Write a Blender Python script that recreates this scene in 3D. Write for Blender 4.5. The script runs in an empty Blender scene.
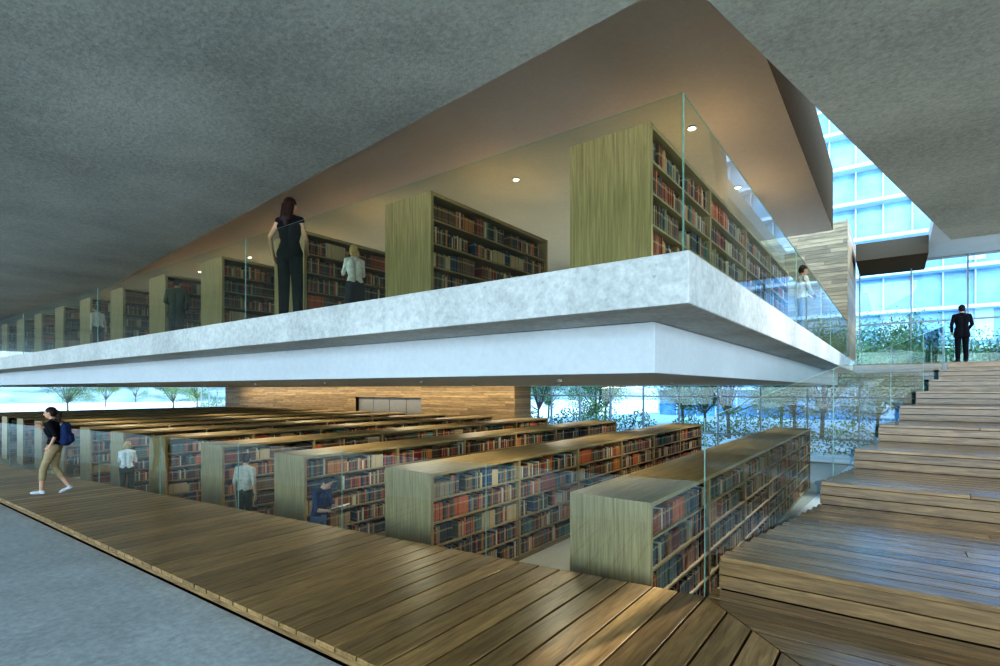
import bpy, bmesh, math, random
import numpy as np
from mathutils import Vector, Matrix, Euler
random.seed(7); rng=np.random.default_rng(7)
E=3.28
def Z(h): return h+E
C=bpy.context.scene.collection
# ---------------------------------------------------------------- materials
def mat(name):
    m=bpy.data.materials.new(name); m.use_nodes=True
    nt=m.node_tree; b=nt.nodes['Principled BSDF']
    return m,nt,b
def N(nt,t,**k):
    n=nt.nodes.new(t)
    for a,v in k.items(): setattr(n,a,v)
    return n
def ramp(nt,stops,interp='LINEAR'):
    r=nt.nodes.new('ShaderNodeValToRGB'); r.color_ramp.interpolation=interp
    el=r.color_ramp.elements
    while len(el)<len(stops): el.new(0.5)
    for e,(p,c) in zip(el,stops):
        e.position=p; e.color=(c[0],c[1],c[2],1)
    return r
def objcoord(nt,scale=(1,1,1)):
    tc=nt.nodes.new('ShaderNodeTexCoord'); mp=nt.nodes.new('ShaderNodeMapping')
    mp.inputs['Scale'].default_value=scale
    nt.links.new(tc.outputs['Object'],mp.inputs['Vector']); return mp
def concrete(name,c,rough=0.75,var=0.25,bump=0.25,spec=0.3,pits=True,psc=22,bd=0.02,lsc=0.7,fsc=14,pitr=0.14,stain=0.0):
    m,nt,b=mat(name); L=nt.links
    mp=objcoord(nt)
    n1=N(nt,'ShaderNodeTexNoise'); n1.inputs['Scale'].default_value=lsc; n1.inputs['Detail'].default_value=8; n1.inputs['Roughness'].default_value=0.65
    n2=N(nt,'ShaderNodeTexNoise'); n2.inputs['Scale'].default_value=fsc; n2.inputs['Detail'].default_value=6; n2.inputs['Roughness'].default_value=0.7
    L.new(mp.outputs[0],n1.inputs['Vector']); L.new(mp.outputs[0],n2.inputs['Vector'])
    mx=N(nt,'ShaderNodeMath',operation='MULTIPLY_ADD'); mx.inputs[1].default_value=0.5
    L.new(n2.outputs[0],mx.inputs[0])
    h=N(nt,'ShaderNodeMath',operation='MULTIPLY'); h.inputs[1].default_value=0.5
    L.new(n1.outputs[0],h.inputs[0]); L.new(h.outputs[0],mx.inputs[2])
    lo=[x*(1-var) for x in c]; hi=[min(1,x*(1+var)) for x in c]
    r=ramp(nt,[(0.38,lo),(0.62,hi)]); L.new(mx.outputs[0],r.inputs[0])
    out=r.outputs[0]
    if pits:
        v=N(nt,'ShaderNodeTexVoronoi'); v.inputs['Scale'].default_value=psc
        nd=N(nt,'ShaderNodeVectorMath',operation='MULTIPLY_ADD'); nd.inputs[1].default_value=(0.12,0.12,0.12)
        L.new(n2.outputs['Color'],nd.inputs[0]); L.new(mp.outputs[0],nd.inputs[2]); L.new(nd.outputs[0],v.inputs['Vector'])
        pr=ramp(nt,[(0.04,(0.4,0.4,0.4)),(pitr,(1,1,1))]); L.new(v.outputs['Distance'],pr.inputs[0])
        mm=N(nt,'ShaderNodeMix',data_type='RGBA',blend_type='MULTIPLY'); mm.inputs[0].default_value=0.6
        L.new(out,mm.inputs[6]); L.new(pr.outputs[0],mm.inputs[7]); out=mm.outputs[2]
    L.new(out,b.inputs['Base Color'])
    bp=N(nt,'ShaderNodeBump'); bp.inputs['Strength'].default_value=bump; bp.inputs['Distance'].default_value=bd
    L.new(n2.outputs[0],bp.inputs['Height']); L.new(bp.outputs[0],b.inputs['Normal'])
    b.inputs['Roughness'].default_value=rough; b.inputs['Specular IOR Level'].default_value=spec
    return m
def wood(name,dark,light,scale=(1.2,14,14),rough=0.45,attr=False,bump=0.1,spec=0.4):
    m,nt,b=mat(name); L=nt.links
    mp=objcoord(nt,scale)
    n=N(nt,'ShaderNodeTexNoise'); n.inputs['Scale'].default_value=1.6; n.inputs['Detail'].default_value=7; n.inputs['Roughness'].default_value=0.62; n.inputs['Distortion'].default_value=0.6
    if attr:
        at=N(nt,'ShaderNodeAttribute',attribute_name='rnd')
        ad=N(nt,'ShaderNodeVectorMath',operation='ADD'); cm=N(nt,'ShaderNodeVectorMath',operation='SCALE'); cm.inputs['Scale'].default_value=60
        L.new(at.outputs['Vector'],cm.inputs[0]); L.new(mp.outputs[0],ad.inputs[0]); L.new(cm.outputs[0],ad.inputs[1]); L.new(ad.outputs[0],n.inputs['Vector'])
    else: L.new(mp.outputs[0],n.inputs['Vector'])
    r=ramp(nt,[(0.3,dark),(0.7,light)]); L.new(n.outputs[0],r.inputs[0]); out=r.outputs[0]
    if attr:
        hs=N(nt,'ShaderNodeHueSaturation'); mr=N(nt,'ShaderNodeMapRange'); mr.inputs['To Min'].default_value=0.68; mr.inputs['To Max'].default_value=1.2
        L.new(at.outputs['Fac'],mr.inputs['Value']); L.new(mr.outputs[0],hs.inputs['Value']); L.new(out,hs.inputs['Color']); out=hs.outputs[0]
    L.new(out,b.inputs['Base Color']); b.inputs['Roughness'].default_value=rough; b.inputs['Specular IOR Level'].default_value=spec
    bp=N(nt,'ShaderNodeBump'); bp.inputs['Strength'].default_value=bump; bp.inputs['Distance'].default_value=0.01
    L.new(n.outputs[0],bp.inputs['Height']); L.new(bp.outputs[0],b.inputs['Normal'])
    return m
def plain(name,c,rough=0.6,spec=0.3,metal=0,nz=0.12,sc=25):
    m,nt,b=mat(name); L=nt.links
    mp=objcoord(nt); n=N(nt,'ShaderNodeTexNoise'); n.inputs['Scale'].default_value=sc; n.inputs['Detail'].default_value=4
    L.new(mp.outputs[0],n.inputs['Vector'])
    r=ramp(nt,[(0.3,[x*(1-nz) for x in c]),(0.7,[min(1,x*(1+nz)) for x in c])]); L.new(n.outputs[0],r.inputs[0]); L.new(r.outputs[0],b.inputs['Base Color'])
    b.inputs['Roughness'].default_value=rough; b.inputs['Specular IOR Level'].default_value=spec; b.inputs['Metallic'].default_value=metal
    return m
def glass(name,tint,refl=1.0,rough=0.0):
    m=bpy.data.materials.new(name); m.use_nodes=True; nt=m.node_tree; nt.nodes.clear(); L=nt.links
    o=N(nt,'ShaderNodeOutputMaterial'); t=N(nt,'ShaderNodeBsdfTransparent'); t.inputs[0].default_value=(*tint,1)
    g=N(nt,'ShaderNodeBsdfGlossy'); g.inputs['Roughness'].default_value=rough; g.inputs[0].default_value=(0.92,0.98,0.96,1)
    f=N(nt,'ShaderNodeFresnel'); f.inputs[0].default_value=1.5
    k=N(nt,'ShaderNodeMath',operation='MULTIPLY'); k.inputs[1].default_value=refl
    mx=N(nt,'ShaderNodeMixShader'); L.new(f.outputs[0],k.inputs[0]); L.new(k.outputs[0],mx.inputs[0]); L.new(t.outputs[0],mx.inputs[1]); L.new(g.outputs[0],mx.inputs[2]); L.new(mx.outputs[0],o.inputs[0])
    return m
def emis(name,c,s):
    m,nt,b=mat(name); b.inputs['Emission Color'].default_value=(*c,1); b.inputs['Emission Strength'].default_value=s; b.inputs['Base Color'].default_value=(*c,1); return m

M_soffit=concrete('concrete_soffit',(0.37,0.37,0.33),0.85,0.26,0.55,psc=7,bd=0.015,lsc=0.3,fsc=20,pitr=0.12)
M_slab=concrete('concrete_slab',(0.48,0.495,0.475),0.7,0.24,0.5,psc=10,pitr=0.13)
M_beam=concrete('concrete_beam',(0.50,0.53,0.54),0.7,0.06,0.1,pits=False)
M_floor=concrete('concrete_floor',(0.44,0.455,0.44),0.34,0.3,0.15,0.5,pits=False)
M_lfloor=concrete('concrete_lower_floor',(0.50,0.50,0.46),0.35,0.1,0.05,0.4,pits=False)
M_ceil=concrete('plaster_ceiling',(0.50,0.445,0.40),0.85,0.05,0.08,pits=False)
M_fascia=plain('bronze_fascia',(0.10,0.078,0.055),0.9,0.0)
M_deckY=wood('oak_deck_y',(0.18,0.098,0.035),(0.45,0.275,0.112),(14,1.2,14),0.34,True)
M_deckX=wood('oak_deck_x',(0.16,0.088,0.033),(0.40,0.24,0.10),(1.2,14,14),0.22,True,spec=0.7)
M_shelf=wood('oak_shelf',(0.22,0.155,0.070),(0.41,0.31,0.155),(18,18,0.8),0.5)
M_shelfin=wood('oak_shelf_boards',(0.22,0.155,0.065),(0.36,0.27,0.13),(10,0.9,10),0.45)
M_wall=wood('wood_cladding',(0.17,0.12,0.062),(0.36,0.265,0.155),(1.0,12,12),0.5,True)
M_glass=glass('balustrade_glass',(0.82,0.89,0.78),1.25)
M_glassR=glass('balustrade_glass_clear',(0.85,0.92,0.85),0.6)
M_glass2=glass('deck_glass',(0.92,0.97,0.94),1.3)
M_win=glass('window_glass',(0.84,0.94,1.0),1.0)
M_edge=plain('glass_edge_green',(0.24,0.37,0.31),0.3,0.5)
M_mull=plain('mullion_metal',(0.30,0.34,0.36),0.4,0.5)
M_steel=plain('steel_door',(0.26,0.255,0.24),0.35,0.5,0.3)
M_dark=plain('dark_gap',(0.02,0.016,0.012),0.9,0.05)
M_lamp=emis('lamp_glow',(1,0.9,0.72),12)
# ---------------------------------------------------------------- mesh helpers
class MB:
    def __init__(s): s.v=[];s.f=[];s.m=[];s.r=[];s.n=0
    def box(s,x0,x1,y0,y1,z0,z1,mi=0,r=0.5):
        b=s.n
        s.v+=[(x0,y0,z0),(x1,y0,z0),(x1,y1,z0),(x0,y1,z0),(x0,y0,z1),(x1,y0,z1),(x1,y1,z1),(x0,y1,z1)]
        s.f+=[(b,b+3,b+2,b+1),(b+4,b+5,b+6,b+7),(b,b+1,b+5,b+4),(b+1,b+2,b+6,b+5),(b+2,b+3,b+7,b+6),(b+3,b,b+4,b+7)]
        s.m+=[mi]*6; s.r+=[r]*6; s.n+=8
    def prism(s,pts,z0,z1,mi=0,r=0.5,side=None):
        b=s.n;n=len(pts)
        s.v+=[(x,y,z0) for x,y in pts]+[(x,y,z1) for x,y in pts]
        s.f.append(tuple(b+i for i in reversed(range(n)))); s.f.append(tuple(b+n+i for i in range(n)))
        s.m+=[mi,mi]
        for i in range(n):
            j=(i+1)%n; s.f.append((b+i,b+j,b+n+j,b+n+i)); s.m.append(mi if side is None else side)
        s.r+=[r]*(n+2); s.n+=2*n
    def quad(s,a,b_,c,d,mi=0,r=.5):
        b=s.n; s.v+=[a,b_,c,d]; s.f.append((b,b+1,b+2,b+3)); s.m.append(mi); s.r.append(r); s.n+=4
    def obj(s,name,mats,parent=None,loc=(0,0,0),bevel=0,link=True):
        me=bpy.data.meshes.new(name); me.from_pydata(s.v,[],s.f); 
        for m in mats: me.materials.append(m)
        me.polygons.foreach_set('material_index',s.m)
        a=me.attributes.new('rnd','FLOAT','FACE'); a.data.foreach_set('value',s.r)
        me.update()
        o=bpy.data.objects.new(name,me); C.objects.link(o); o.location=loc
        if parent: o.parent=parent
        if bevel:
            bv=o.modifiers.new('bevel','BEVEL'); bv.width=bevel; bv.segments=2; bv.limit_method='ANGLE'
        return o
def empty(name,loc=(0,0,0)):
    e=bpy.data.objects.new(name,None); e.empty_display_size=0.2; e.location=loc; C.objects.link(e); return e
# ---------------------------------------------------------------- shell
XL=-62; YB=-9.5
def Yf(x): return 2.6+0.027*(min(x,-3.2)+3.2)
def Yb(x): return 5.46+0.114*(min(x,-1.5)+1.5)
XD=-31.5
mb=MB(); mb.prism([(XL,-14),(12,-14),(12,2.6),(-3.2,2.6),(XD,Yf(XD)),(XL,Yf(XL))],Z(-2.5),Z(-2.20)); mb.obj('floor',[M_floor])
mb=MB(); mb.box(XL,12,0.6,30,-0.3,0); mb.obj('floor_lower',[M_lfloor])
mb=MB(); mb.box(XL,-1.26,4.1,25.6,Z(0.66),Z(1.07)); mb.obj('floor_upper_slab',[M_slab],bevel=0.012)
mb=MB(); mb.box(XL,-1.86,4.98,25.6,Z(0.155),Z(0.655)); mb.obj('ceiling_lower_beam',[M_beam],bevel=0.01)
mb=MB(); mb.prism([(XL,YB),(12,YB),(12,15.3),(1.0,15.3),(-1.35,4.25),(XL,9.84)],Z(3.3),Z(5.8)); mb.obj('ceiling_concrete',[M_soffit])
mb=MB(); mb.prism([(XL,9.86),(-1.36,4.28),(-1.30,4.30),(-1.30,16.4),(-8,16.4),(-8,25.6),(XL,25.6)],Z(4.2),Z(5.8),0,side=1); mb.obj('ceiling_upper_floor',[M_ceil,M_fascia])
mb=MB(); mb.box(1.0,12,15.31,28,Z(5.3),Z(5.8)); mb.obj('ceiling_landing',[M_beam])
mb=MB(); mb.box(-1.2,0.99,24.6,28,Z(4.95),Z(5.6)); mb.obj('trim_skylight_beam',[M_fascia])
mb=MB(); mb.box(XL,-5.7,24.9,25.3,Z(1.07),Z(4.2)); mb.obj('wall_back_upper',[M_ceil])
def cladding(mb,x0,x1,y,z0,z1,h=0.14,t=0.05):
    z=z0
    while z<z1-0.01:
        zz=min(z+h-0.008,z1); x=x0
        while x<x1-0.01:
            w=random.uniform(1.4,3.0); xx=min(x+w,x1)
            mb.box(x,xx-0.004,y-t,y,z,zz,0,random.random()); x=xx
        z+=h
mb=MB(); mb.box(-5.6,-1.36,22.05,26.9,Z(1.07),Z(5.85),1); cladding(mb,-5.6,-1.31,22.05,Z(1.07),Z(5.9))
z=Z(1.07)
while z<Z(5.85): mb.box(-1.36,-1.31,22.05,26.9,z,z+0.132,0,random.random()); z+=0.14
mb.obj('wall_wood_upper',[M_wall,M_dark])
DX0,DX1=-28.4,-22.3
mb=MB(); mb.box(-46,DX0,22.05,23.5,0,Z(0.15),1); mb.box(DX1,-15.6,22.05,23.5,0,Z(0.15),1); mb.box(DX0,DX1,22.05,23.5,2.75,Z(0.15),1); mb.box(DX0,DX1,22.9,23.5,0,2.75,1)
cladding(mb,-46,DX0,22.05,0,Z(0.15)); cladding(mb,DX1,-15.6,22.05,0,Z(0.15)); cladding(mb,DX0,DX1,22.05,2.75,Z(0.15))
z=0
while z<Z(0.12): mb.box(-15.6,-15.56,22.0,23.5,z,z+0.132,0,random.random()); z+=0.14
mb.obj('wall_wood_lower',[M_wall,M_dark])
mb=MB()
for i in range(4):
    x=DX0+0.05+i*1.52; mb.box(x,x+1.48,22.22,22.28,0.02,2.72,0); mb.box(x+1.36,x+1.40,22.18,22.22,0.9,1.5,1)
mb.obj('door_1',[M_steel,M_mull])
# ---------------------------------------------------------------- windows
def winwall(name,x0,x1,y,z0,z1,dx,trans,mw=0.05):
    e=empty(name,((x0+x1)/2,y,z0))
    mb=MB(); mb.quad((x0,y,z0),(x1,y,z0),(x1,y,z1),(x0,y,z1)); g=mb.obj('pane',[M_win],None); g.parent=e; g.matrix_parent_inverse=Matrix.Translation(-Vector(e.location))
    mb=MB(); x=x0
    while x<=x1+0.01:
        mb.box(x-mw/2,x+mw/2,y-0.08,y+0.08,z0,z1); x+=dx
    for t in [z0+0.04]+trans+[z1-0.04]: mb.box(x0,x1,y-0.06,y+0.06,t-0.03,t+0.03)
    g=mb.obj('frame',[M_mull],None); g.parent=e; g.matrix_parent_inverse=Matrix.Translation(-Vector(e.location))
winwall('window_1',XL,10.4,27.0,0.0,Z(0.5),1.9,[1.1,2.9])
winwall('window_2',-1.2,11,27.5,Z(0.95),Z(5.3),1.75,[Z(2.75)],0.05)
# ---------------------------------------------------------------- landing & stair
mb=MB(); mb.box(-1.24,9,24.2,26.9,Z(0.62),Z(0.90),0); 
y=24.2
while y<26.8: mb.box(-1.24,9,y,y+0.215,Z(0.90),Z(0.95),1,random.random()); y+=0.225
mb.obj('floor_landing',[M_beam,M_deckX])
ys=[5.77,9.3,11.3,13.3,15.5,17.8,20.0,22.1,24.2]
mb=MB()
def xl(y): return -1.47+0.1595*(y-5.75)
for k in range(8):
    h1=-2.08+0.337*(k+1); h0=h1-0.337
    y0,y1=ys[k],ys[k+1]
    mb.prism([(xl(y0)+0.02,y0+0.03),(8.5,y0+0.03),(8.5,y1+0.02),(xl(y1)+0.02,y1+0.02)],0.0 if k<4 else Z(h0)-0.35,Z(h1)-0.05,1)
    for j in range(2):
        zz=Z(h0)+j*0.144
        x=xl(y0)
        mb.box(x,8.5,y0-0.0,y0+0.03,zz+0.003,zz+0.138,0,random.random()*0.35)
    nb=max(1,round((y1-y0)/0.25)); w=(y1-y0)/nb
    for j in range(nb):
        ya=y0-0.02+j*w if j==0 else y0+j*w; yb=y0+(j+1)*w-0.020
        cuts=[xl((ya+yb)/2)]+sorted(random.uniform(0.5,8) for _ in range(2))+[8.5]
        for a,b in zip(cuts[:-1],cuts[1:]):
            mb.box(a,b-0.006,ya,yb,Z(h1)-0.048,Z(h1),0,random.random())
h0=-2.08+0.337*8
for j in range(2): mb.box(xl(24.2),8.5,24.16,24.195,Z(h0)+j*0.144+0.003,Z(h0)+j*0.144+0.14,0,random.random())
stair=mb.obj('timber_staircase',[M_deckX,M_dark],bevel=0.004)
# deck
xc=-1.5
mb=MB()
mb.prism([(XD,Yf(XD)+0.06),(-3.2,2.66),(8.5,2.66),(8.5,5.42),(xc,5.42),(XD,Yb(XD)-0.04)],0.0,Z(-2.13),1)
mb.prism([(XD,Yf(XD)+0.02),(-3.2,2.62),(8.5,2.62),(8.5,2.655),(-3.2,2.655),(XD,Yf(XD)+0.055)],Z(-2.19),Z(-2.127),2,0.4)
w=0.262
x=xc
while x-w>XD:
    a,b=x-w,x-0.022
    mb.prism([(a,Yf(a)),(b,Yf(b)),(b,Yb(b)),(a,Yb(a))],Z(-2.125),Z(-2.08),0,random.random()); x-=w
x=xc
while x<-1.5+2.86+w:
    x1=x+w-0.022
    top0=5.46-(x-xc); top1=5.46-(x1-xc)
    if top1>2.6: mb.prism([(x,2.6),(x1,2.6),(x1,top1-0.008),(x,top0-0.008)],Z(-2.125),Z(-2.08),0,random.random())
    x+=w
y=5.46
while y>2.7:
    ya=y-w+0.022
    mb.prism([(xc+(5.46-ya)+0.008,ya),(8.5,ya),(8.5,y),(xc+(5.46-y)+0.008,y)],Z(-2.125),Z(-2.08),2,random.random())
    y-=w
mb.box(xc,8.5,5.46,5.76,0,Z(-2.13),1); mb.box(xc,8.5,5.475,5.745,Z(-2.125),Z(-2.08),2,0.6)
deck=mb.obj('timber_deck',[M_deckY,M_dark,M_deckX],bevel=0.004)
# ---------------------------------------------------------------- balustrades
def panels(name,pts,z0f,z1f,pw,matg,t=0.018,parent=None):
    mb=MB()
    for (a,b) in zip(pts[:-1],pts[1:]):
        a=Vector(a);b=Vector(b); L=(b-a).length; n=max(1,round(L/pw)); d=(b-a)/L; nr=Vector((-d.y,d.x))*t/2
        for i in range(n):
            s0=i*L/n+0.004; s1=(i+1)*L/n-0.004
            p=a+d*s0;q=a+d*s1
            zp0,zp1,zq0,zq1=z0f(p),z1f(p),z0f(q),z1f(q)
            mb.quad((p.x,p.y,zp0),(q.x,q.y,zq0),(q.x,q.y,zq1),(p.x,p.y,zp1),0)
            e=0.003
            for (u,zu0,zu1,dd) in ((p,zp0,zp1,1),(q,zq0,zq1,-1)):
                w2=u+d*e*dd
                bb=mb.n
                mb.v+=[(u.x-nr.x,u.y-nr.y,zu0),(w2.x+nr.x,w2.y+nr.y,zu0),(w2.x+nr.x,w2.y+nr.y,zu1),(u.x-nr.x,u.y-nr.y,zu1)]
                mb.f.append((bb,bb+1,bb+2,bb+3)); mb.m.append(1); mb.r.append(.5); mb.n+=4
            bb=mb.n
            mb.v+=[(p.x-nr.x,p.y-nr.y,zp1),(q.x-nr.x,q.y-nr.y,zq1),(q.x+nr.x,q.y+nr.y,zq1),(p.x+nr.x,p.y+nr.y,zp1)]
            mb.f.append((bb,bb+1,bb+2,bb+3)); mb.m.append(1); mb.r.append(.5); mb.n+=4
    return mb.obj(name,[matg,M_edge],parent)
panels('glass_balustrade',[(XL,4.17),(-1.33,4.17)],lambda p:Z(1.07),lambda p:Z(2.33),6.5,M_glass,0.014)
panels('glass_balustrade',[(-1.33,4.175),(-1.33,22.0)],lambda p:Z(1.07),lambda p:Z(2.33),5.2,M_glassR,0.014)
panels('glass_panels',[(XD,Yb(XD)-0.06),(-1.56,5.40)],lambda p:Z(-2.08),lambda p:Z(-0.93),2.6,M_glass2,0.014,parent=deck)
panels('glass_panels',[(-1.53,5.47),(xl(24.1)-0.06,24.1)],lambda p:Z(-2.12)+max(0,(p.y-5.6))*0.14,lambda p:Z(-0.30)+(p.y-5.47)*0.135,4.6,M_glass2,0.014,parent=stair)
panels('glass_balustrade',[(-1.2,24.26),(xl(24.2)-0.05,24.26)],lambda p:Z(0.95),lambda p:Z(2.1),1.4,M_glass2,0.012)
# ---------------------------------------------------------------- bookshelves
book_cols=[(0.05,0.03,0.02),(0.24,0.06,0.025),(0.12,0.065,0.035),(0.035,0.08,0.07),(0.42,0.33,0.20),(0.36,0.15,0.05),(0.015,0.02,0.03),(0.08,0.14,0.13),(0.52,0.46,0.34),(0.16,0.025,0.02),(0.03,0.05,0.09),(0.28,0.2,0.11),(0.08,0.05,0.03),(0.42,0.11,0.035),(0.13,0.09,0.05)]
mB,nt,b=mat('book_spines'); at=N(nt,'ShaderNodeAttribute',attribute_name='rnd')
r=ramp(nt,[(i/len(book_cols),c) for i,c in enumerate(book_cols)],'CONSTANT'); nt.links.new(at.outputs['Fac'],r.inputs[0])
mp=objcoord(nt,(1,1,1)); sx=N(nt,'ShaderNodeSeparateXYZ'); nt.links.new(mp.outputs[0],sx.inputs[0])
md=N(nt,'ShaderNodeMath',operation='MODULO'); md.inputs[1].default_value=0.365; sb=N(nt,'ShaderNodeMath',operation='SUBTRACT'); sb.inputs[1].default_value=0.10
nt.links.new(sx.outputs['Z'],sb.inputs[0]); nt.links.new(sb.outputs[0],md.inputs[0])
br=ramp(nt,[(0,(0,0,0)),(0.055,(0.5,0.5,0.5)),(0.065,(0,0,0)),(0.19,(0.6,0.6,0.6)),(0.215,(0,0,0))],'CONSTANT'); nt.links.new(md.outputs[0],br.inputs[0])
mx=N(nt,'ShaderNodeMix',data_type='RGBA'); nt.links.new(br.outputs[0],mx.inputs[0]); nt.links.new(r.outputs[0],mx.inputs[6]); mx.inputs[7].default_value=(0.42,0.32,0.17,1)
nt.links.new(mx.outputs[2],b.inputs['Base Color']); b.inputs['Roughness'].default_value=0.5
M_book=mB
SH=1.98; SW=1.05; TIER=0.365
def shelf_meshes(length,seed):
    rr=random.Random(seed)
    mb=MB(); x0,x1=-SW,0.0
    mb.box(x0,x1,0,0.06,0,SH,0); mb.box(x0,x1,length-0.06,length,0,SH,0)
    mb.box(x0,x1,0.06,length-0.06,SH-0.055,SH,1)
    mb.box(x0+0.03,x1-0.03,0.06,length-0.06,0,0.09,1)
    mb.box(x0+SW/2-0.02,x0+SW/2+0.02,0.06,length-0.06,0.09,SH-0.055,1)
    nb=max(1,round(length/2.9)) if length<5 else max(2,round(length/2.35)); bl=(length-0.12)/nb
    for s in (0,1):
        a,b_=(x0+0.005,x0+SW/2-0.02) if s==0 else (x0+SW/2+0.02,x1-0.005)
        for t in range(5): mb.box(a,b_,0.06,length-0.06,0.09+t*TIER-(0 if t==0 else 0.012),0.09+t*TIER+0.016,1)
        for i in range(1,nb):
            y=0.06+i*bl; mb.box(a,b_,y-0.03,y+0.03,0.09,SH-0.055,0)
    frame=mb
    bk=MB()
    for s in (0,1):
        for t in range(5):
            z0=0.09+t*TIER+0.017
            for i in range(nb):
                y=0.06+i*bl+0.035; ye=0.06+(i+1)*bl-0.035
                run=0; c=rr.random(); same=False; hb=.27; tb=.04
                while y<ye-0.03:
                    if run<=0:
                        same=rr.random()<0.3; run=rr.randint(4,14); c=rr.random(); hb=rr.uniform(0.22,0.30); tb=rr.uniform(0.028,0.05)
                        if c>0.53 and c<0.6: c*=0.5
                        if rr.random()<0.10: y+=rr.uniform(0.05,0.25)
                    run-=1
                    w=tb if same else rr.uniform(0.02,0.052); h=hb if same else hb*rr.uniform(0.82,1.1); h=min(h,0.315)
                    cc=c if same else rr.random()
                    if y+w>ye: break
                    ins=rr.uniform(0.03,0.055)
                    if s==1:
                        xf=x1-ins; xb=xf-0.2
                    else: xf=x0+ins; xb=xf+0.2
                    b0=bk.n; ya,yb=y,y+w-0.002; zz=z0+h
                    bk.v+=[(xf,ya,z0),(xf,yb,z0),(xf,yb,zz),(xf,ya,zz),(xb,ya,z0),(xb,yb,z0),(xb,yb,zz),(xb,ya,zz)]
                    F=[(b0,b0+1,b0+2,b0+3),(b0+3,b0+2,b0+6,b0+7),(b0,b0+3,b0+7,b0+4),(b0+1,b0+5,b0+6,b0+2)]
                    bk.f+=F if s==1 else [tuple(reversed(q)) for q in F]
                    bk.m+=[0]*4; bk.r+=[cc]*4; bk.n+=8
                    y+=w
    return frame,bk
cache={}
def shelf(x,y,z,length,seed):
    key=(length,seed)
    if key not in cache:
        fr,bk=shelf_meshes(length,seed)
        o=fr.obj('bookshelf',[M_shelf,M_shelfin],None,(x,y,z)); bo=bk.obj('books',[M_book],o)
        cache[key]=(o.data,bo.data)
    else:
        o=bpy.data.objects.new('bookshelf',cache[key][0]); C.objects.link(o); o.location=(x,y,z)
        bo=bpy.data.objects.new('books',cache[key][1]); C.objects.link(bo); bo.parent=o
    return o
sxs=[-2.22,-5.70,-9.08,-12.35,-15.47,-18.49,-21.45,-24.4,-27.3,-30.2,-33.1,-36.0,-38.9]
for n,x in enumerate(sxs):
    shelf(x,5.83,0.0,14.2,n if n<3 else 3+n%2)
    shelf(x,5.83,Z(1.07),9.7 if n==0 else 3.4,20 if n==0 else 30+n%4)
# ---------------------------------------------------------------- lights
def disc(name,loc,r=0.05):
    e=empty(name,loc)
    bm=bmesh.new(); bmesh.ops.create_cone(bm,cap_ends=True,segments=24,radius1=r,radius2=r,depth=0.015,matrix=Matrix.Translation((0,0,-0.012)))
    me=bpy.data.meshes.new('lens'); bm.to_mesh(me); bm.free(); me.materials.append(M_lamp); o=bpy.data.objects.new('lens',me); C.objects.link(o); o.parent=e
    bm=bmesh.new(); 
    bmesh.ops.create_cone(bm,cap_ends=False,segments=24,radius1=r*1.35,radius2=r*1.35,depth=0.03,matrix=Matrix.Translation((0,0,-0.015)))
    me=bpy.data.meshes.new('rim'); bm.to_mesh(me); bm.free(); me.materials.append(M_mull); o=bpy.data.objects.new('rim',me); C.objects.link(o); o.parent=e
    return e
def alight(name,loc,rot,sx,sy,en,col,parent=None):
    l=bpy.data.lights.new(name,'AREA'); l.shape='RECTANGLE'; l.size=sx; l.size_y=sy; l.energy=en; l.color=col
    o=bpy.data.objects.new(name,l); C.objects.link(o); o.location=loc; o.rotation_euler=rot
    if parent: o.parent=parent
    return o
def spot(e,en,col,sz=130,z=-0.04):
    l=bpy.data.lights.new('bulb','SPOT'); l.energy=en; l.spot_size=math.radians(sz); l.spot_blend=0.8; l.color=col; l.shadow_soft_size=0.1
    o=bpy.data.objects.new('bulb',l); C.objects.link(o); o.parent=e; o.location=(0,0,z)
for n in range(9):
    for yy in (8.6,11.7):
        e=disc('ceiling_added_downlight',(-2.6-3.45*n,yy,Z(4.2))); spot(e,240,(1,0.94,0.82))
for n in range(8):  # lamps added under the beam to brighten the lower floor, none visible there
    for yy in (7.5,13.0,18.5):
        e=disc('ceiling_added_downlight',(-4.4-3.2*n,yy,Z(0.155)),0.03); spot(e,150,(1,0.92,0.75),150)
alight('wall_washer',(-28,21.0,Z(0.1)),(math.radians(25),0,0),30,0.2,300,(1,0.85,0.6))
l=bpy.data.lights.new('sun','SUN'); l.energy=5.0; l.angle=math.radians(4); l.color=(1,0.98,0.95)
o=bpy.data.objects.new('sun',l); C.objects.link(o); o.rotation_euler=Vector((-0.22,-0.85,-0.62)).to_track_quat('-Z','Y').to_euler()
# world : gradient sky, with brightness added behind the camera to light the interior
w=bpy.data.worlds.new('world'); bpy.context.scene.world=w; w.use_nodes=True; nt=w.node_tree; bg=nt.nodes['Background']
tc=N(nt,'ShaderNodeTexCoord'); sx=N(nt,'ShaderNodeSeparateXYZ'); nt.links.new(tc.outputs['Generated'],sx.inputs[0])
r=ramp(nt,[(0.0,(0.42,0.43,0.41)),(0.48,(0.70,0.82,0.90)),(0.55,(0.58,0.80,1.0)),(0.9,(0.34,0.60,0.98))])
mr=N(nt,'ShaderNodeMapRange'); mr.inputs['From Min'].default_value=-1; mr.inputs['From Max'].default_value=1
nt.links.new(sx.outputs['Z'],mr.inputs['Value']); nt.links.new(mr.outputs[0],r.inputs[0]); nt.links.new(r.outputs[0],bg.inputs[0])
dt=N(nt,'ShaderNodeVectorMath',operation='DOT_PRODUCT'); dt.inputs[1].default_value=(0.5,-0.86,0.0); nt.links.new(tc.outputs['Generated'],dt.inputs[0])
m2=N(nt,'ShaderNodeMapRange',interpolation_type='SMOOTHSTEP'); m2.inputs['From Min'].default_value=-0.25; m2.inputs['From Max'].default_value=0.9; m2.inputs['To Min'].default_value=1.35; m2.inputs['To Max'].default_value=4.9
nt.links.new(dt.outputs['Value'],m2.inputs['Value']); nt.links.new(m2.outputs[0],bg.inputs[1])
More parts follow.
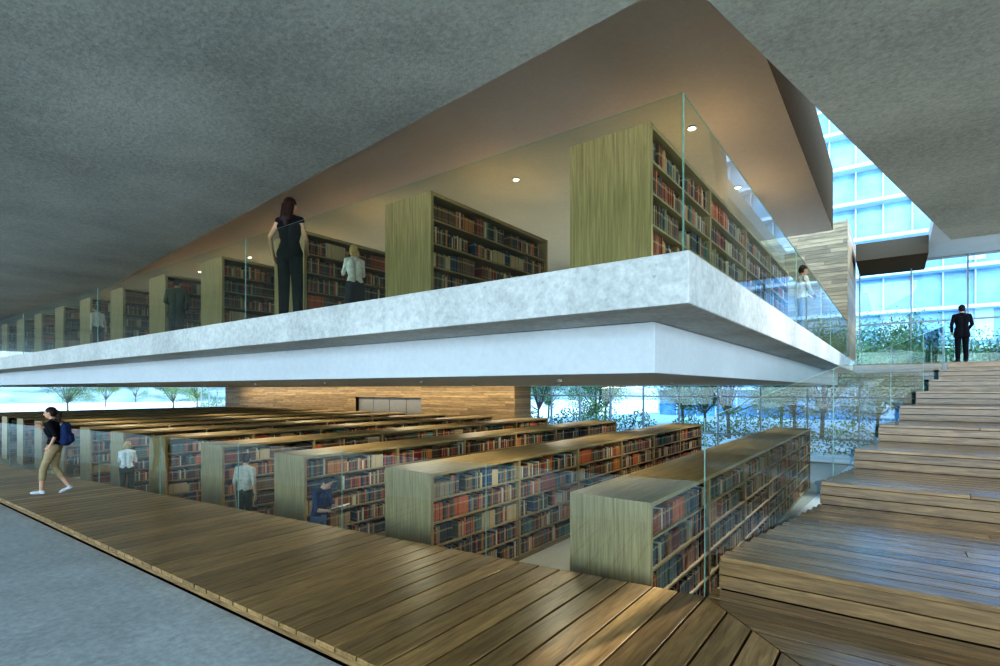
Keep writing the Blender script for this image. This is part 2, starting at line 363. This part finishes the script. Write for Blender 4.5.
# ---------------------------------------------------------------- exterior
M_ground=concrete('terrace_ground',(0.40,0.47,0.49),0.8,0.2,0.1)
mb=MB(); mb.prism([(-420,-60),(-63,-60),(-63,30.0),(120,30),(120,300),(-420,300)],-0.6,-0.1); mb.obj('ground',[M_ground])
M_leaf=plain('leaves',(0.13,0.19,0.075),0.6,spec=0.2,nz=0.7,sc=1.2); M_bark=plain('bark',(0.10,0.085,0.07),0.9)
def tree_mesh(seed):
    rr=np.random.default_rng(seed); mb=MB()
    def limb(a,b,ra,rb,n=7):
        a=Vector(a);b=Vector(b); d=(b-a).normalized(); u=d.orthogonal().normalized(); v=d.cross(u); b0=mb.n
        for p,rad in ((a,ra),(b,rb)):
            for i in range(n):
                t=2*math.pi*i/n; q=p+(u*math.cos(t)+v*math.sin(t))*rad; mb.v.append(tuple(q))
        for i in range(n):
            j=(i+1)%n; mb.f.append((b0+i,b0+j,b0+n+j,b0+n+i)); mb.m.append(1); mb.r.append(.5)
        mb.n+=2*n
    limb((0,0,-0.2),(0.1,0,2.0),0.13,0.09)
    cl=[]
    for i in range(18):
        t=rr.uniform(0,6.28); rad=rr.uniform(0.4,3.0); e=(rad*math.cos(t),rad*math.sin(t),rr.uniform(1.6,7.2)); limb((0.1,0,1.5),e,0.05,0.015,5); cl.append(e)
    for e in cl:
        P=rr.normal(0,0.55,(520,3))+np.array(e)
        for p in P:
            u=Vector(rr.normal(size=3)).normalized()*rr.uniform(0.05,0.10); v=u.orthogonal().normalized()*0.045; p=Vector(p)
            mb.quad(tuple(p-u),tuple(p+v),tuple(p+u),tuple(p-v),0)
    return mb
tms=[tree_mesh(s) for s in (1,2,3)]
tdata=[]
tl=[(-4,42),(1.0,38),(5.5,43),(-9,38),(-12,43),(-19,38),(-27,42),(-36,38),(-45,41),(-8,52),(3,50),(9,41),(12,50),(-55,40),(-1,46),(-23,48),(-15,47),(7,38),(-66,48),(-80,55),(-95,60),(-110,70),(-72,66),(-130,80),(-50,60),(-32,52),(-6,45),(-82,32),(-90,22),(-100,12),(-120,35),(-105,45),(-135,20),(-150,50)]
for i,(x,y) in enumerate(tl):
    k=i%3
    if i<3:
        o=tms[k].obj('garden_tree',[M_leaf,M_bark],None,(x,y,-0.1)); tdata.append(o.data)
    else:
        o=bpy.data.objects.new('garden_tree',tdata[k]); C.objects.link(o); o.location=(x,y,-0.1)
    o.rotation_euler=(0,0,i*1.3); s=0.85+0.3*random.random()
    o.scale=(s,s,s)
mb=MB()
for i in range(22000):
    x=random.uniform(-75,20)
    p=Vector((x,32.2+random.gauss(0,0.4),random.uniform(-0.1,1.7)+0.4*math.sin(x*0.7)+0.35*math.sin(x*2.3)))
    u=Vector((random.gauss(0,1),random.gauss(0,1),random.gauss(0,1))).normalized()*0.09; v=u.orthogonal().normalized()*0.05
    mb.quad(tuple(p-u),tuple(p+v),tuple(p+u),tuple(p-v),0)
mb.obj('hedge',[M_leaf])
mb=MB(); nx=90
for j,(rad,hh) in enumerate(((165,0),(200,7),(245,14),(290,11))):
    for i in range(nx):
        a=math.radians(55+i*(140/(nx-1))); mb.v.append((rad*math.cos(a),rad*math.sin(a),-0.15+(hh*(0.7+0.3*math.sin(a*9+j)+0.15*math.sin(a*31+2*j)) if j else 0)))
for j in range(3):
    for i in range(nx-1):
        a=j*nx+i; mb.f.append((a+1,a,a+nx,a+nx+1)); mb.m.append(0); mb.r.append(.5)
mb.obj('hillside',[plain('hill_scrub',(0.14,0.21,0.21),0.9,nz=0.6,sc=0.12)])
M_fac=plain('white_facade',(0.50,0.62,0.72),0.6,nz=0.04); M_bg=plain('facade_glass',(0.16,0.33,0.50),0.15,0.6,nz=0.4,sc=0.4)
mb=MB()
bx0,bx1,by=-25,24,68
mb.box(bx0,bx1,by+0.5,by+14,-0.1,34,1)
for f in range(9):
    z=3.9*f+3.2; mb.box(bx0-0.4,bx1+0.4,by-1.2,by+0.5,z,z+0.35,0)
    x=bx0
    while x<bx1:
        mb.box(x,x+0.12,by+0.1,by+0.5,z-3.5,z,0); x+=2.4
    x=bx0
    while x<bx1:
        if random.random()<0.2: mb.box(x,x+random.uniform(0.6,3),by+0.35,by+0.52,z-3.0,z,0)
        x+=3.4
mb.obj('neighbouring_building',[M_fac,M_bg])
# ---------------------------------------------------------------- people
SK=plain('skin',(0.50,0.30,0.20),0.55,nz=0.05); EY=plain('eye_dark',(0.03,0.02,0.02),0.2,0.6); LP=plain('lips',(0.40,0.13,0.11),0.5)
def cloth(n,c): return plain('cloth_'+n,c,0.85,0.15,nz=0.15,sc=18)
BLK=cloth('black',(0.012,0.012,0.015)); WHT=cloth('white',(0.72,0.72,0.70)); KHK=cloth('khaki',(0.34,0.26,0.15)); NAVY=cloth('navy',(0.03,0.05,0.12)); GRY=cloth('grey',(0.30,0.31,0.32)); JEAN=cloth('denim',(0.10,0.17,0.32)); OLV=cloth('olive',(0.05,0.06,0.035)); DGR=cloth('charcoal',(0.05,0.05,0.055))
HB=plain('hair_brown',(0.028,0.012,0.008),0.6,nz=0.4,sc=60); HY=plain('hair_blonde',(0.50,0.34,0.14),0.6,nz=0.3,sc=60); HK=plain('hair_black',(0.015,0.012,0.01),0.6); SHO=plain('shoe',(0.03,0.025,0.02),0.4); SHW=plain('sneaker',(0.5,0.5,0.5),0.6); PAG=plain('paper',(0.75,0.73,0.66),0.8)
def remeshed(name,prims,mats,voxel=0.009,smooth=2):
    bm=bmesh.new()
    for p in prims:
        if p[0]=='c':
            _,a,ra,b,rb,mi=p; a=Vector(a);b=Vector(b)
            for q,rad in ((a,ra),(b,rb)): bmesh.ops.create_icosphere(bm,subdivisions=2 if rad<0.03 else 3,radius=rad,matrix=Matrix.Translation(q))
            d=b-a; L=d.length
            if L>1e-4:
                rot=d.to_track_quat('Z','Y').to_matrix().to_4x4()
                bmesh.ops.create_cone(bm,cap_ends=True,segments=20,radius1=ra*0.99,radius2=rb*0.99,depth=L,matrix=Matrix.Translation((a+b)/2)@rot)
        else:
            _,c,r,rot,mi=p
            bmesh.ops.create_icosphere(bm,subdivisions=3,radius=1,matrix=Matrix.Translation(c)@rot.to_4x4()@Matrix.Diagonal((*r,1)))
    me=bpy.data.meshes.new(name+'_t'); bm.to_mesh(me); bm.free()
    o=bpy.data.objects.new(name+'_t',me); C.objects.link(o)
    r=o.modifiers.new('r','REMESH'); r.mode='VOXEL'; r.voxel_size=voxel
    s=o.modifiers.new('s','SMOOTH'); s.factor=0.5; s.iterations=smooth
    dg=bpy.context.evaluated_depsgraph_get(); m2=bpy.data.meshes.new_from_object(o.evaluated_get(dg))
    bpy.data.objects.remove(o); bpy.data.meshes.remove(me)
    m2.name=name; m2.materials.clear()
    for m in mats: m2.materials.append(m)
    n=len(m2.polygons); cen=np.zeros(n*3); m2.polygons.foreach_get('center',cen); cen=cen.reshape(-1,3)
    best=np.full(n,1e9); idx=np.zeros(n,dtype=np.int32)
    for p in prims:
        if p[0]=='c':
            _,a,ra,b,rb,mi=p; a=np.array(a);b=np.array(b); d=b-a; L2=max(d@d,1e-9); t=np.clip(((cen-a)@d)/L2,0,1)
            D=np.linalg.norm(cen-(a+t[:,None]*d),axis=1)-(ra+(rb-ra)*t)
        else:
            _,c,r,rot,mi=p; q=(cen-np.array(c))@np.array(rot); q=q/np.array(r); D=(np.linalg.norm(q,axis=1)-1)*min(r)
        k=D<best; best[k]=D[k]; idx[k]=mi
    m2.polygons.foreach_set('material_index',idx); m2.polygons.foreach_set('use_smooth',np.ones(n,dtype=bool)); m2.update()
    o=bpy.data.objects.new(name,m2); C.objects.link(o); return o
def person(name,loc,heading,H=1.75,female=False,top=BLK,bottom=BLK,hair=HK,shoe=SHO,sleeve='long',lean=0,headpitch=0,headyaw=0,
           hairstyle='short',legs=None,arms=None,leg_r=1.0,skirt=False,coat=False,barecalf=False,fcurl=0.5):
    mats=[SK,top,bottom,hair,shoe,EY,LP]; P=[]
    R=Matrix.Rotation(-math.radians(lean),3,'X'); piv=Vector((0,0,0.93))
    def T(p): return tuple(R@(Vector(p)-piv)+piv)
    sw=0.155 if female else 0.185; hw=0.072 if female else 0.068
    def c(a,ra,b,rb,mi): P.append(('c',tuple(a),ra,tuple(b),rb,mi))
    hr=0.112 if female else 0.102; wr=0.078 if female else 0.098; cr=0.095 if female else 0.112
    c((-hw,0,0.92),hr,(hw,0,0.92),hr,2)
    for s in (-1,1):
        c((s*hw*0.9,0,0.95),hr*0.95,T((s*0.05,0,1.1)),wr,1)
        c(T((s*0.05,0,1.1)),wr,T((s*0.08,0.005,1.3)),cr,1)
        c(T((s*0.07,0,1.3)),cr*0.95,T((s*0.075,-0.01,1.37)),0.075,1)
        c(T((s*0.04,-0.01,1.42)),0.055,T((s*sw,-0.005,1.385)),0.054,1)
        if female: c(T((s*0.065,0.075,1.27)),0.05,T((s*0.065,0.06,1.29)),0.05,1)
    c(T((0,-0.012,1.42)),0.052,T((0,0.005,1.53)),0.047,0)
    c(T((0,-0.012,1.40)),0.075,T((0,-0.012,1.43)),0.06,1)
    hc=Vector(T((0,0.012,1.51))); Rh=R@Matrix.Rotation(math.radians(headyaw),3,'Z')@Matrix.Rotation(-math.radians(headpitch),3,'X')
    def h(p): return tuple(hc+Rh@Vector(p))
    def e(p,r,mi): P.append(('e',h(p),r,Rh,mi))
    e((0,0.01,0.095),(0.073,0.092,0.098),0); e((0,0.035,0.035),(0.052,0.062,0.058),0)
    c(h((0,0.098,0.095)),0.010,h((0,0.112,0.062)),0.014,0)
    for s in (-1,1):
        e((s*0.074,0.0,0.075),(0.011,0.019,0.030),0); e((s*0.029,0.089,0.090),(0.013,0.011,0.008),5)
    e((0,0.093,0.028),(0.022,0.010,0.007),6)
    e((0,-0.012,0.122),(0.082,0.093,0.088),3); e((0,-0.04,0.085),(0.078,0.068,0.085),3)
    if hairstyle=='long':
        for s in (-1,0,1): c(h((s*0.045,-0.055,0.08)),0.05,h((s*0.05,-0.085,-0.12)),0.042,3)
        c(h((0,-0.09,-0.10)),0.05,h((0.01,-0.085,-0.22)),0.025,3)
    elif hairstyle=='bob':
        for s in (-1,0,1): c(h((s*0.055,-0.03,0.08)),0.045,h((s*0.055,-0.04,0.0)),0.04,3)
    elif hairstyle=='bun':
        e((0,-0.12,0.12),(0.04,0.04,0.04),3)
    elif hairstyle=='pony':
        c(h((0,-0.10,0.11)),0.028,h((0,-0.15,0.06)),0.03,3); c(h((0,-0.15,0.06)),0.03,h((0,-0.12,-0.09)),0.014,3)
    if legs is None: legs=[((-0.095,0.01,0.49),(-0.10,-0.01,0.085),(-0.15,1,0)),((0.095,0.01,0.49),(0.10,-0.01,0.085),(0.15,1,0))]
    for s,(kn,an,fd) in zip((-1,1),legs):
        lm=2; tr=leg_r
        c((s*0.085,0,0.89),0.092,kn,0.060*tr if not barecalf else 0.064,lm)
        if barecalf or skirt:
            kv=Vector(kn);av=Vector(an); mid=kv.lerp(av,0.45 if barecalf else 0.3)
            c(kn,0.062 if barecalf else 0.054,mid,0.060 if barecalf else 0.054,2 if barecalf else 0); c(mid,0.048,an,0.036,0)
        else:
            c(kn,0.060*tr,an,0.047*tr*1.05,lm)
        fd=Vector(fd).normalized(); av=Vector(an)
        c(av,0.036,av+Vector((0,0,-0.035))-fd*0.03,0.036,4)
        c(av+Vector((0,0,-0.045))-fd*0.035,0.036,av+Vector((0,0,-0.052))+fd*0.10,0.034,4); c(av+Vector((0,0,-0.052))+fd*0.10,0.034,av+Vector((0,0,-0.06))+fd*0.155,0.024,4)
    if skirt:
        for s in (-1,1): c((s*hw,0,0.9),hr*1.03,(s*0.085,0.005,0.55),0.118,2)
        c((0,0,0.9),hr,(0,0.005,0.55),0.12,2)
    if coat:
        for s in (-1,1): c((s*hw,0,0.97),hr*1.05,(s*0.085,0,0.80),0.118,1)
    if arms is None: arms=[((-sw-0.045,-0.02,1.12),(-sw-0.05,0.03,0.87),None,(1,0,0)),((sw+0.045,-0.02,1.12),(sw+0.05,0.03,0.87),None,(-1,0,0))]
    for s,(el,wr_,hd,pn) in zip((-1,1),arms):
        sh=Vector(T((s*sw,-0.005,1.385))); el=Vector(T(el)); wv=Vector(T(wr_))
        lo=1 if sleeve=='long' else 0; th=1.0 if not female else 0.86
        if sleeve=='none': c(sh,0.048*th,el,0.037*th,0)
        else: c(sh,0.056*th,el,0.045*th,1)
        c(el,(0.044 if lo else 0.038)*th,wv,(0.034 if lo else 0.027)*th,1 if lo else 0)
        hd=(wv-el).normalized() if hd is None else (R@Vector(hd)).normalized()
        pn=(R@Vector(pn)).normalized(); sd=hd.cross(pn).normalized(); pn=sd.cross(hd).normalized()
        fwd=sd if sd.y>0 else -sd
        c(wv,0.026*th,wv+hd*0.03,0.024*th,0)
        for k in (-1,1): c(wv+hd*0.03+sd*0.014*k,0.019,wv+hd*0.082+sd*0.024*k,0.016,0)
        for j,off in enumerate((1.5,0.5,-0.5,-1.5)):
            Lf=(0.070,0.080,0.074,0.058)[j]; o0=wv+hd*0.088+fwd*off*0.0215; d1=(hd+fwd*off*0.07+pn*fcurl*0.5).normalized(); d2=(hd*(1-fcurl*0.6)+pn*fcurl*1.3+fwd*off*0.05).normalized()
            m1=o0+d1*Lf*0.5; c(o0,0.0092,m1,0.0086,0); c(m1,0.0086,m1+d2*Lf*0.5,0.0074,0)
        t0=wv+hd*0.03+fwd*0.026; t1=t0+(hd*0.6+fwd*0.7+pn*0.3).normalized()*0.042; c(t0,0.013,t1,0.0105,0); c(t1,0.0105,t1+(hd*0.9+fwd*0.15+pn*0.4).normalized()*0.032,0.009,0)
    o=remeshed(name,P,mats,0.0085,1)
    k=H/1.70; o.scale=(k,k,k); o.location=loc; o.rotation_euler=(0,0,math.radians(heading))
    return o
ZU=Z(1.07)+0.003; ZL=0.003
person('standing_woman',(-7.55,4.60,ZU),33,1.90,True,BLK,BLK,HB,SHO,'none',0,4,-12,'long',leg_r=1.3,
  arms=[((-0.27,-0.03,1.15),(-0.27,0.06,0.92),(0.2,0.4,-0.9),(1,0,0)),((0.21,0.05,1.13),(0.16,0.20,0.98),(-0.2,0.8,0.2),(-1,0,0))],
  legs=[((-0.09,0.015,0.49),(-0.085,-0.01,0.085),(-0.2,1,0)),((0.10,0.02,0.49),(0.115,0.0,0.085),(0.25,1,0))])
person('browsing_woman',(-8.3,6.42,ZU),75,1.70,True,WHT,DGR,HY,SHO,'short',4,8,0,'bob',skirt=True,
  arms=[((-0.2,0.08,1.14),(-0.12,0.27,1.2),None,(0.5,0,1)),((0.2,0.05,1.14),(0.14,0.24,1.12),None,(-0.5,0,1))])
person('browsing_man',(-14.95,5.9,ZU),60,1.8,False,OLV,DGR,HB,SHO,'long',3,10,-20,'short',coat=True,
  arms=[((-0.24,0.03,1.13),(-0.12,0.22,1.08),None,(0,0,1)),((0.26,0.0,1.13),(0.2,0.16,0.97),None,(-1,0,0))])
person('reading_woman',(-20.7,5.85,ZU),100,1.66,True,WHT,DGR,HB,SHO,'long',10,20,0,'bun')
person('visitor_at_balustrade',(-1.70,13.7,ZU),-60,1.74,False,WHT,GRY,HB,SHO,'long',2,10,0,'short',
  arms=[((-0.20,0.08,1.14),(-0.12,0.18,1.06),None,(0,0,-1)),((0.20,0.08,1.14),(0.12,0.18,1.06),None,(0,0,-1))])
person('reading_woman',(-17.85,5.72,ZL),60,1.76,True,WHT,OLV,HY,SHO,'long',5,20,0,'bob',
  arms=[((-0.2,0.08,1.13),(-0.08,0.28,1.15),None,(0,0,1)),((0.2,0.08,1.13),(0.08,0.28,1.15),None,(0,0,1))])
person('browsing_man',(-11.62,5.98,ZL),25,1.82,False,cloth('cream',(0.46,0.42,0.34)),OLV,HB,SHO,'short',3,12,15,'short')
RX,RY=-8.5,5.75
rd=person('reading_man',(RX,RY,ZL),-75,1.70,False,NAVY,JEAN,HK,SHO,'short',12,28,0,'short',fcurl=0.7,
  arms=[((-0.2,0.10,1.12),(-0.14,0.33,1.16),(0.25,0.9,0.1),(0,0,1)),((0.2,0.10,1.12),(0.14,0.33,1.16),(-0.25,0.9,0.1),(0,0,1))])
wk=person('walking_woman',(-13.35,3.05,Z(-2.08)+0.012),148,1.70,True,BLK,KHK,HB,SHW,'short',4,3,0,'pony',leg_r=1.15,barecalf=True,
  legs=[((-0.09,0.15,0.50),(-0.085,0.18,0.085),(-0.05,1,0.1)),((0.09,0.03,0.50),(0.09,-0.20,0.12),(0.05,1,-0.4))],
  arms=[((-0.2,-0.10,1.15),(-0.17,0.02,0.93),None,(1,0,0)),((0.19,0.12,1.15),(0.14,0.24,1.30),(-0.4,0.2,1),(-1,0,0))])
person('man_in_suit',(1.9,24.62,Z(0.95)+0.003),18,2.0,False,BLK,BLK,HK,SHO,'long',0,2,0,'short',coat=True,leg_r=1.15,
  arms=[((-0.25,0.0,1.13),(-0.19,0.14,0.94),None,(1,0,0)),((0.25,0.0,1.13),(0.19,0.14,0.94),None,(-1,0,0))])
P=[]
for s in (-1,1):
    P.append(('c',(s*0.09,-0.19,1.02),0.075,(s*0.08,-0.18,1.32),0.06,0))
    P.append(('c',(s*0.05,-0.26,1.04),0.05,(s*0.05,-0.25,1.14),0.05,0))
    pts=[(s*0.09,-0.13,1.40),(s*0.10,-0.02,1.465),(s*0.115,0.09,1.40),(s*0.125,0.125,1.25),(s*0.13,0.06,1.12),(s*0.11,-0.12,1.02)]
    for a,b in zip(pts[:-1],pts[1:]): P.append(('c',a,0.014,b,0.014,1))
P.append(('c',(0,-0.2,1.02),0.085,(0,-0.19,1.33),0.075,0)); P.append(('c',(-0.03,-0.15,1.40),0.012,(0.03,-0.15,1.40),0.012,1))
bpk=remeshed('backpack',P,[NAVY,DGR],0.01,2); bpk.parent=wk
mb=MB()
for s in (-1,1):
    n=6
    for i in range(n):
        u0=i/n*0.15;u1=(i+1)/n*0.15
        f=lambda u:0.018*math.sin(min(1,u/0.15)*math.pi*0.9)+0.05*u
        a,b_=(u0,u1) if s>0 else (-u1,-u0)
        za,zb=(f(u0),f(u1)) if s>0 else (f(u1),f(u0))
        mb.v+=[(a,-0.11,za+0.012),(b_,-0.11,zb+0.012),(b_,0.11,zb+0.012),(a,0.11,za+0.012),(a,-0.11,za*0.3),(b_,-0.11,zb*0.3),(b_,0.11,zb*0.3),(a,0.11,za*0.3)]
        q=mb.n; mb.f+=[(q,q+1,q+2,q+3),(q+7,q+6,q+5,q+4),(q,q+4,q+5,q+1),(q+2,q+6,q+7,q+3)]; mb.m+=[0,1,0,0]; mb.r+=[.5]*4; mb.n+=8
ob=mb.obj('open_book',[PAG,NAVY])
hd=math.radians(-75); fw=Vector((-math.sin(hd),math.cos(hd))); ob.location=(RX+fw.x*0.49,RY+fw.y*0.49,1.135); ob.rotation_euler=(math.radians(18),0,hd)
# ---------------------------------------------------------------- camera
cd=bpy.data.cameras.new('camera'); cam=bpy.data.objects.new('camera',cd); C.objects.link(cam)
cam.location=(0,0,E); cam.rotation_euler=(math.radians(90),0,math.radians(36.87)); cd.lens=36*526/1000; cd.sensor_width=36; cd.shift_y=0.056; cd.clip_end=600
bpy.context.scene.camera=cam
sc=bpy.context.scene; sc.view_settings.view_transform='Standard'; sc.view_settings.exposure=0.42
try: sc.view_settings.look='High Contrast'
except Exception as ex: print('look',ex)
